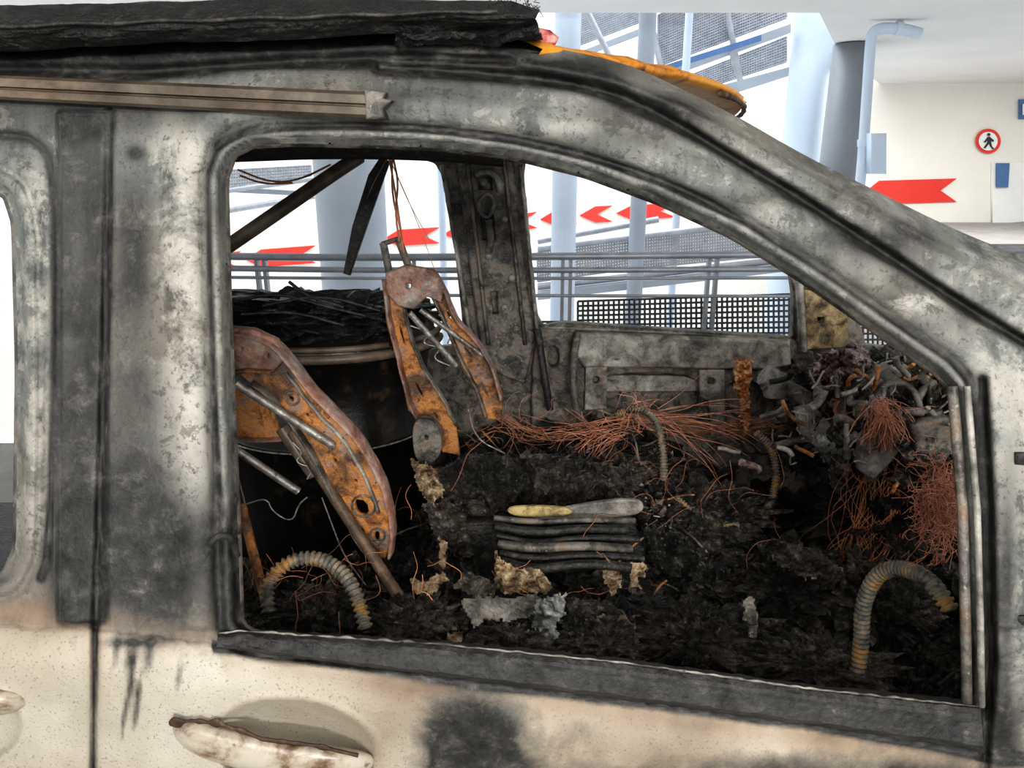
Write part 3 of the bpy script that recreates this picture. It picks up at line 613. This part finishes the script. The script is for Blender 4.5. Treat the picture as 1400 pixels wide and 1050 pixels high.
plate('seat_base_plate',[(640,712),(860,705),(880,750),(850,790),(660,790)],.70,.03,SOOT,deb)
for i,(px,py,yy,r,sq) in enumerate([(1180,830,.75,.12,(1,1,.6)),(960,700,1.0,.10,(1.3,1,.5)),(760,665,1.0,.09,(1.6,1,.4)),(850,650,1.15,.09,(1.6,1,.4)),(950,870,.4,.07,(1.4,1,.5)),(1080,800,.8,.12,(1.3,1,.5)),(440,840,.3,.05,(1.4,1,.6)),(560,850,.26,.04,(1.4,1,.6)),(690,890,.2,.04,(1.4,1,.5)),(820,880,.22,.04,(1.2,1,.6)),(1120,910,.3,.06,(1.5,1,.5))]):
    lump('charred_clump_%d'%(i+1),P(px,py,yy),r,CHAR,deb,sq,.9,44,i+20,4.5)

# =============== DASHBOARD WRECK ===============
dash=empty('burned_dashboard')
VIO=mottle('violet_scorch',[(.42,(.03,.02,.02)),(.5,(.18,.11,.1)),(.6,(.36,.28,.26)),(.68,(.5,.48,.46))],34,.45,.7)
for i,(px,py,yy,r,sq,mt) in enumerate([(1150,540,1.2,.10,(1,1,.7),CHAR),(1210,510,1.15,.10,(1.2,1,.4),CHAR),(1265,570,.95,.10,(1,1,.9),CHAR),(1180,600,1.15,.11,(1,1,.9),CHARK),(1300,650,.85,.10,(.8,1,1),CHAR),(1110,600,1.35,.10,(.8,1,.8),CHAR),(1200,700,1.0,.11,(1,1,1),CHARK),(1300,530,1.0,.10,(1,1,.4),GMETD),(1140,600,1.05,.05,(1,1,.7),GMET),(1150,505,1.05,.05,(1.1,1,.6),VIO),(1200,530,1.0,.05,(1,1,.8),GMETD),(1265,600,.8,.05,(1,1,.6),GMET),(1235,525,1.0,.04,(1.5,1,.6),GMET)]):
    lump('melted_mass_%d'%(i+1),P(px,py,yy),r,mt,dash,sq,.95,40,i+50,4.2)
for i,(a_,b_,r,mt) in enumerate([((1045,522,1.1),(1120,560,1.05),.022,GMETD),((1110,520,1.0),(1170,480,1.0),.014,VIO),((1200,560,.95),(1300,540,.9),.016,GMET),((1180,600,.95),(1190,690,.95),.014,GMETD),((1230,500,1.0),(1290,520,.9),.010,SOOT),((1280,560,.85),(1285,640,.85),.012,GMETD),((1060,610,1.3),(1130,600,1.1),.012,GMET),((1130,620,1.1),(1150,700,1.1),.009,RUST),((1210,620,.9),(1250,580,.9),.012,GMETD),((1045,512,1.1),(1060,540,1.1),.03,GMET),((1160,560,.95),(1200,600,.92),.012,GMET)]):
    pt('support_bar_%d'%(i+1),[a_,((a_[0]+b_[0])/2+6,(a_[1]+b_[1])/2-6,a_[2]),b_],r,mt,dash)
plate('steering_bracket',[(1176,600),(1210,570),(1236,560),(1240,590),(1215,625),(1190,650),(1176,640)],.88,.02,GMET,dash,[chaikin([(1196,605),(1210,600),(1208,614),(1196,618)],1)],.006)
plate('vent_bracket',[(1150,560),(1176,520),(1210,500),(1236,520),(1230,548),(1200,556),(1180,580)],.94,.02,GMET,dash,[chaikin([(1190,520),(1206,518),(1206,532),(1192,534)],1)],.006)
plate('column_bracket',[(1245,580),(1290,572),(1300,600),(1284,630),(1256,622)],.76,.02,GMETD,dash,[chaikin([(1262,592),(1278,590),(1276,606),(1264,608)],1)],.006)
plate('lower_bracket',[(1090,560),(1110,556),(1150,600),(1160,640),(1140,640),(1120,612),(1096,590)],1.0,.02,GMET,dash,[chaikin([(1120,586),(1128,590),(1126,600),(1118,596)],1)],.005)
tubes('steering_wheel_core',[[P(1225,560,.86)+Vector((.055*math.cos(g*.35),.02*math.sin(g*.35),.06*math.sin(g*.35))) for g in range(13)],[P(1150,540,1.0),P(1190,575,.95),P(1240,600,.9),P(1290,598,.85)]],.008,GMETD,dash)
scrap('white_ash_crust',[(1112,588),(1160,584),(1168,604),(1150,622),(1122,610)],.96,ASHW,dash,.05)
scrap('crust_upper',[(1112,500),(1135,478),(1180,474),(1196,496),(1170,530),(1150,545),(1112,545)],.94,VIO,dash,.07)
scrap('crust_right',[(1230,600),(1262,570),(1300,580),(1304,640),(1270,650),(1240,640)],.76,GMETD,dash,.07)
scrap('grey_panel_top',[(1196,496),(1250,506),(1306,520),(1306,536),(1250,530),(1200,520)],.93,GMET,dash,.04)
scrap('hanging_insulation',[(1130,590),(1150,600),(1160,650),(1150,690),(1136,660)],.95,GMETD,dash,.05)
def dbit(n,name,mat,lmin,lmax,r):
    ps=[]
    for i in range(n):
        px=random.gauss(1200,65); py=540+random.gauss(20,42); yy=random.uniform(.78,1.1)
        if px>1300: px=1290
        if py<480: py=490+random.random()*20
        p=P(px,py,yy); d=Vector((random.gauss(0,1),random.gauss(0,.5),random.gauss(0,1))).normalized(); L=random.uniform(lmin,lmax); q=[p.copy()]
        for k in range(3):
            d=(d+Vector((random.gauss(0,.45),random.gauss(0,.2),random.gauss(0,.45)))).normalized(); p=p+d*L/3; q.append(p.copy())
        ps.append(q)
    tubes(name,ps,r,mat,dash,True,1)
dbit(40,'twisted_grey_parts',GMET,.03,.08,.006); dbit(20,'twisted_dark_parts',SOOT,.05,.14,.008); dbit(34,'twisted_brackets',GMETD,.03,.1,.01); dbit(80,'fine_grey_parts',GMET,.02,.07,.0025); dbit(20,'rusty_parts',RUST,.03,.09,.005); dbit(16,'violet_parts',VIO,.03,.06,.01)

# =============== WIRING ===============
wr=empty('copper_wiring_harness')
def walk(c,n,L,spread,y_,ys=.05,curl=.5,d0=None):
    out=[]
    for i in range(n):
        p=P(c[0]+random.gauss(0,spread[0]),c[1]+random.gauss(0,spread[1]),y_+random.gauss(0,ys)); d=Vector((random.gauss(0,1),random.gauss(0,.5),random.gauss(0,1)))
        if d0: d=d*.4+Vector(d0)
        d.normalize(); q=[p.copy()]
        for k in range(6):
            d=(d+Vector((random.gauss(0,curl),random.gauss(0,curl*.5),random.gauss(0,curl)-.1))).normalized(); p=p+d*L/6; q.append(p.copy())
        out.append(q)
    return out
lo=[]
for _ in range(18):
    dz=random.gauss(0,9); lo.append([P(690+random.gauss(0,14),575+random.gauss(0,10),1.28),P(760+random.gauss(0,14),598+random.gauss(0,9),1.27),P(850+random.gauss(0,14),572+random.gauss(0,10),1.26),P(900+random.gauss(0,14),570+dz,1.27),P(960+random.gauss(0,14),584+dz,1.3),P(1020,580+random.gauss(0,10),1.33),P(1080+random.gauss(0,20),572+random.gauss(0,14),1.33)])
tubes('door_loom',lo,.0008,COPPER,wr,True,1)
tubes('copper_tangle_centre',walk((862,562),34,.08,(14,5),1.15,.04,.5,(.2,0,.1))+walk((838,594),50,.12,(18,5),1.15,.04,.3,(-1.2,0,-.1))+walk((890,574),26,.26,(14,6),1.15,.03,.18,(1.2,0,-.12)),.0007,PCOP,wr,True,1)
tubes('copper_tangle_dash',walk((1206,556),110,.09,(8,8),.78,.02,.25,(.45,0,-1)),.0007,PCOP,wr,True,1)
tubes('copper_tangle_door',walk((1290,690),420,.075,(12,26),.5,.04,.7),.0006,PCOP,wr,True,1)
tubes('copper_strands_hanging',[[P(1240+random.gauss(0,60),600+random.gauss(0,30),.9),P(1220+random.gauss(0,50),680,.9),P(1200+random.gauss(0,50),760,.9),P(1190+random.gauss(0,50),820+random.gauss(0,30),.85)] for _ in range(50)],.0006,COPPER,wr,True,1)
tubes('loose_strands',walk((780,650),26,.14,(110,50),1.0,.15)+walk((700,800),22,.08,(100,30),.4,.08)+walk((950,700),16,.14,(60,50),.9,.1)+walk((700,580),26,.1,(30,12),1.1),.0006,COPPER,wr,True,1)
tubes('strands_floor',walk((450,800),30,.08,(40,25),.3,.05),.0005,COPPER,wr,True,1)

# =============== CONDUITS ===============
def hose(pts,r,pitch=.009):
    e=empty('corrugated_conduit')
    w=np.array([P(*q) for q in pts]); w=chaikin(w,3,False); L=np.linalg.norm(np.diff(w,axis=0),axis=1).sum()
    n=int(L/pitch)*6; w=resample(w,n)
    sweep('conduit_sleeve',w,lambda i,n_:r*(1.0 if (i%6) in (1,2,3) else .7),HOSE,e,18); return e
hose([(368,838,.22),(364,805,.24),(378,780,.26),(404,764,.27),(436,762,.27),(468,780,.25),(488,812,.22),(500,860,.19)],.0115,.0085)
hose([(1164,950,.26),(1178,890,.27),(1178,830,.28),(1194,790,.27),(1218,776,.25),(1250,780,.2),(1278,800,.15),(1300,835,.12)],.0125,.0085)
hose([(846,566,1.15),(868,556,1.12),(892,566,1.1),(904,592,1.08),(908,640,1.05),(906,672,1.05)],.011,.008)
hose([(1034,592,1.1),(1054,610,1.1),(1062,640,1.08),(1058,680,1.05),(1044,702,1.0)],.011,.008)
hose([(925,680,.95),(950,705,.92),(980,716,.9),(1010,718,.9)],.009,.008)
tubes('door_wire_stub',[[P(286,745,.03),P(300,730,.02),P(318,736,.03),P(324,760,.05)]],.004,SEAL,car)

# =============== GARAGE ===============
YW=11.3
box('floor',(-9,-6,-.2),(14,3.35,0),FLOORM)
v=[(-9,-6,2.7),(14,-6,2.7),(14,11.5,2.7),(P(1215,100,11.3).x,11.5,2.7),(P(1150,60,8).x,8,2.7),(P(1120,20,5.6).x,5.6,2.7),(-9,5.6,2.7)]
nv=len(v); v2=v+[(a_,b_,c_+.3) for a_,b_,c_ in v]
mesh('ceiling',v2,[tuple(range(nv))[::-1],tuple(range(nv,2*nv))]+[(i,(i+1)%nv,(i+1)%nv+nv,i+nv) for i in range(nv)],CEIL)
box('wall_back',(-9,YW,-3),(14,YW+.2,2.72),WALL)
box('wall_back_upper',(-9,YW+3,-3),(8,YW+3.2,8),WHITE)
box('ramp_slab',(P(1190,300,9).x,8.2,.3),(14,YW-.01,P(1350,304,YW).z),FLOORM)
box('atrium_floor',(-9,3.5,-3.2),(14,YW+3,-3),WHITE)
ar=empty('red_arrow_wall_marking')
def arrow(i,x0,x1,f,hh,tip=22):
    t,b_=lambda x:f(x)-hh,lambda x:f(x)+hh
    plate('arrow_%d'%i,[(x0,f(x0)),(x0+tip,t(x0+tip)),(x1,t(x1)),(x1-tip,f(x1-tip)),(x1,b_(x1)),(x0+tip,b_(x0+tip))],YW-.02,.01,RED,ar,(),0)
fa=lambda x:np.interp(x,[200,320,430,530,600,720,800,915,1215,1308],[372,356,348,326,322,302,294,288,262,260])
for i,(a_,b_,h) in enumerate([(225,330,12),(335,432,12),(523,602,11),(606,668,11),(672,735,11),(738,790,11),(792,838,11),(842,925,10),(1180,1308,16)]): arrow(i+1,a_,b_,fa,h)
sg=empty('no_pedestrians_sign'); ys_=YW-.04
def disc(name,cx_,cy_,r,yy,mat,par): 
    return plate(name,[(cx_+r*math.cos(g*math.pi/18),cy_+r*math.sin(g*math.pi/18)) for g in range(36)],yy,.01,mat,par,(),0)
disc('red_ring',1351,193,17,ys_,RED,sg); disc('white_face',1351,193,12.8,ys_-.02,SWHITE,sg)
disc('figure_head',1352,184,2,ys_-.04,SBLACK,sg)
plate('figure_body',[(1350,187),(1354,187),(1355,195),(1350,195)],ys_-.04,.01,SBLACK,sg,(),0)
for i,q in enumerate([[(1350,195),(1353,195),(1350,199),(1347,203),(1345,202)],[(1352,195),(1355,195),(1356,200),(1359,203),(1357,204),(1354,200)],[(1350,188),(1347,192),(1345,194),(1347,195),(1350,191)],[(1354,188),(1358,191),(1359,193),(1357,194),(1354,191)]]):
    plate('figure_limb_%d'%(i+1),q,ys_-.04,.01,SBLACK,sg,(),0)
bs_=empty('blue_wall_sign'); plate('sign_panel',[(1393,136),(1420,136),(1420,163),(1393,163)],YW-.04,.02,BLUE,bs_,(),0); plate('sign_symbol',[(1398,142),(1410,142),(1410,157),(1398,157)],YW-.07,.01,SWHITE,bs_,(),0)
dr=empty('door_1'); plate('door_frame',[(1356,222),(1440,222),(1440,300),(1356,306)],YW-.03,.04,SWHITE,dr,(),0); plate('door_leaf',[(1362,223),(1380,223),(1378,256),(1362,256)],YW-.08,.02,BLUE,dr,(),0)
def column(x,yy,r_px,z0,z1,mat,name='round_column'):
    c=P(x,200,yy); r=r_px*(c-Vector((0,CY,CZ))).length/F*.97
    e=empty(name)
    sweep('column_shaft',[(c.x,yy,z) for z in np.linspace(z0,z1,6)],lambda i,n:r,mat,e,40)
    sweep('base_collar',[(c.x,yy,z0),(c.x,yy,z0+.08)],lambda i,n:r*1.08,mat,e,40); return e
column(475,6.3,46,-3,6,COL); column(1150,7.2,23,-3,2.69,COLD); column(1098,8.6,26,-3,6,COLW)
column(773,6.0,17,-3,6,COLW,'steel_pole'); column(877,6.6,11,-3,6,COL,'steel_pole'); column(931,7.4,5,-3,6,COLW,'steel_pole'); column(602,7.4,5,-3,6,COLW,'steel_pole')
pi=empty('drain_pipe'); yp=5.9; b0=P(1176,260,yp)
tubes('pipe_run',[[Vector((b0.x,yp,-3)),Vector((b0.x,yp,0)),b0,P(1184,150,yp),P(1190,60,yp),P(1192,44,yp),P(1206,38,yp),P(1236,40,yp),P(1258,46,yp)]],.045,COLW,pi)
tubes('pipe_joint',[[P(1181,200,yp),P(1181,190,yp)],[P(1224,38,yp),P(1232,39,yp)]],.056,COLW,pi,False)
plate('junction_box',[(1189,184),(1207,184),(1207,236),(1189,236)],yp-.1,.08,COLW,pi,(),.01)
rl=empty('steel_railing'); yr=3.15
def rail(name,pts,r): tubes(name,[[P(*q) for q in pts]],r,RAILM,rl)
rail('top_rail',[(100,345,yr),(355,352,yr),(600,352,yr),(1100,348,yr),(1500,340,yr)],.02)
rail('second_rail',[(100,362,yr),(355,368,yr),(600,370,yr),(1100,368,yr),(1500,362,yr)],.016)
rail('third_rail',[(100,376,yr+.02),(355,380,yr+.02),(600,381,yr+.02),(1100,380,yr+.02),(1500,378,yr)],.009)
rail('fourth_rail',[(100,402,yr+.02),(600,404,yr+.02),(1100,405,yr+.02),(1500,408,yr)],.009)
for i,x in enumerate([150,355,560,775,976,1180]):
    c=P(x,345,yr+.03); h=c.z
    box('post_%d'%(i+1),(c.x-.03,yr+.015,0),(c.x-.012,yr+.055,h-.02),RAILM,rl); box('post_side_%d'%(i+1),(c.x+.012,yr+.015,0),(c.x+.03,yr+.055,h-.02),RAILM,rl)
def lattice(name,q,yy,nx_,ny_,r,mat,parent=None,y2=None):
    y2=yy if y2 is None else y2
    TL,TR,BR,BL=P(*q[0],yy),P(*q[1],y2),P(*q[2],y2),P(*q[3],yy); paths=[]
    for i in range(nx_+1):
        t=i/nx_; paths.append([TL.lerp(TR,t),BL.lerp(BR,t)])
    for j in range(ny_+1):
        t=j/ny_; paths.append([TL.lerp(BL,t),TR.lerp(BR,t)])
    return tubes(name,paths,r,mat,parent,False,0)
lattice('grating_panel_right',[(790,412),(1086,402),(1086,470),(790,470)],yr+.08,42,9,.006,MESHM,rl)
lattice('grating_panel_mid',[(735,440),(788,440),(788,470),(735,470)],yr+.08,8,4,.006,MESHM,rl)
lattice('grating_panel_far_right',[(1100,440),(1300,440),(1300,520),(1100,520)],yr+.08,30,10,.006,MESHM,rl)
rp=empty('spiral_ramp_balustrade')
lattice('lower_balustrade',[(880,322),(1090,300),(1090,346),(880,366)],6.9,60,11,.01,RAILM,rp)
lattice('lower_balustrade_left',[(735,345),(880,325),(880,365),(735,385)],6.9,40,10,.01,RAILM,rp)
lattice('left_balustrade',[(250,236),(425,226),(425,244),(250,262)],9,50,5,.014,RAILM,rp)
tubes('ramp_handrails',[[P(735,340,6.9),P(1100,296,6.9)],[P(735,392,6.9),P(1100,352,6.9)],[P(735,330,7.4),P(900,300,7.4)],[P(300,262,9),P(430,244,9)],[P(300,290,9),P(430,268,9)]],.035,RAILM,rp,False)
plate('ramp_edge_beam',[(735,398),(1100,358),(1100,366),(735,408)],6.9,.2,COL,rp,(),0)
plate('ramp_edge_beam_upper',[(230,250),(430,262),(430,268),(230,258)],9.2,.2,COL,rp,(),0)
stt=empty('steel_staircase')
lattice('stair_balustrade_upper',[(900,20),(1075,-60),(1075,24),(900,90)],8.5,56,20,.014,RAILM,stt)
lattice('stair_balustrade_left',[(790,20),(890,-20),(890,24),(790,62)],9,34,14,.014,RAILM,stt)
lattice('stair_balustrade_lower',[(940,104),(1075,50),(1075,84),(940,128)],9.4,40,9,.014,RAILM,stt)
plate('stair_stringer_1',[(880,104),(1078,34),(1078,46),(880,118)],8.5,.15,COL,stt,(),0)
plate('stair_stringer_2',[(760,84),(890,34),(890,42),(760,92)],9,.15,COL,stt,(),0)
plate('stair_stringer_3',[(930,132),(1078,92),(1078,104),(960,142)],9.4,.15,COL,stt,(),0)
plate('stair_blue_fascia',[(900,92),(1040,48),(1040,56),(900,100)],8.3,.05,BLUE,stt,(),0)
tubes('stair_handrails',[[P(880,18,8.4),P(1078,-60,8.4)],[P(800,10,8.4),P(850,110,8.4)],[P(890,30,8.4),P(910,120,8.4)],[P(995,20,8.4),P(1012,110,8.4)],[P(1000,70,8.4),P(1012,110,8.4)]],.035,RAILM,stt,False)

# =============== LIGHTS ===============
w=bpy.data.worlds.new('overcast'); sc.world=w; w.use_nodes=True
w.node_tree.nodes['Background'].inputs[0].default_value=(.93,.97,1,1); w.node_tree.nodes['Background'].inputs[1].default_value=1.0
def area(name,loc,rot,sx,sy,p,colr=(1,1,1)):
    l=bpy.data.lights.new(name,'AREA'); l.shape='RECTANGLE'; l.size=sx; l.size_y=sy; l.energy=p; l.color=colr
    o=link(bpy.data.objects.new(name,l)); o.location=loc; o.rotation_euler=rot; return o
area('atrium_skylight',(0,8,7.5),(0,0,0),14,6,1200,(.93,.97,1))
area('right_bay_lamp',(6,8.5,2.6),(0,0,0),4,.4,130,(1,.98,.95))
area('garage_lamp_over_aisle',(-.6,-2.2,2.62),(math.radians(35),0,0),3,.5,45,(1,.97,.93))
area('garage_lamp_over_aisle',(2.5,-1.2,2.62),(math.radians(25),0,0),1.6,.3,20,(1,.97,.93))
area('cabin_fill_light',(.5,-3.6,2.3),(math.radians(74),0,math.radians(6)),1.2,.25,105,(1,.98,.95))  # added fill light behind the camera, brightens the cabin through the window; no real fixture
cam=bpy.data.cameras.new('camera'); cam.sensor_width=36; cam.lens=F/1400*36; cam.clip_start=.02
co=link(bpy.data.objects.new('camera',cam)); co.location=(0,CY,CZ); co.rotation_euler=(math.pi/2-TH,0,0); sc.camera=co
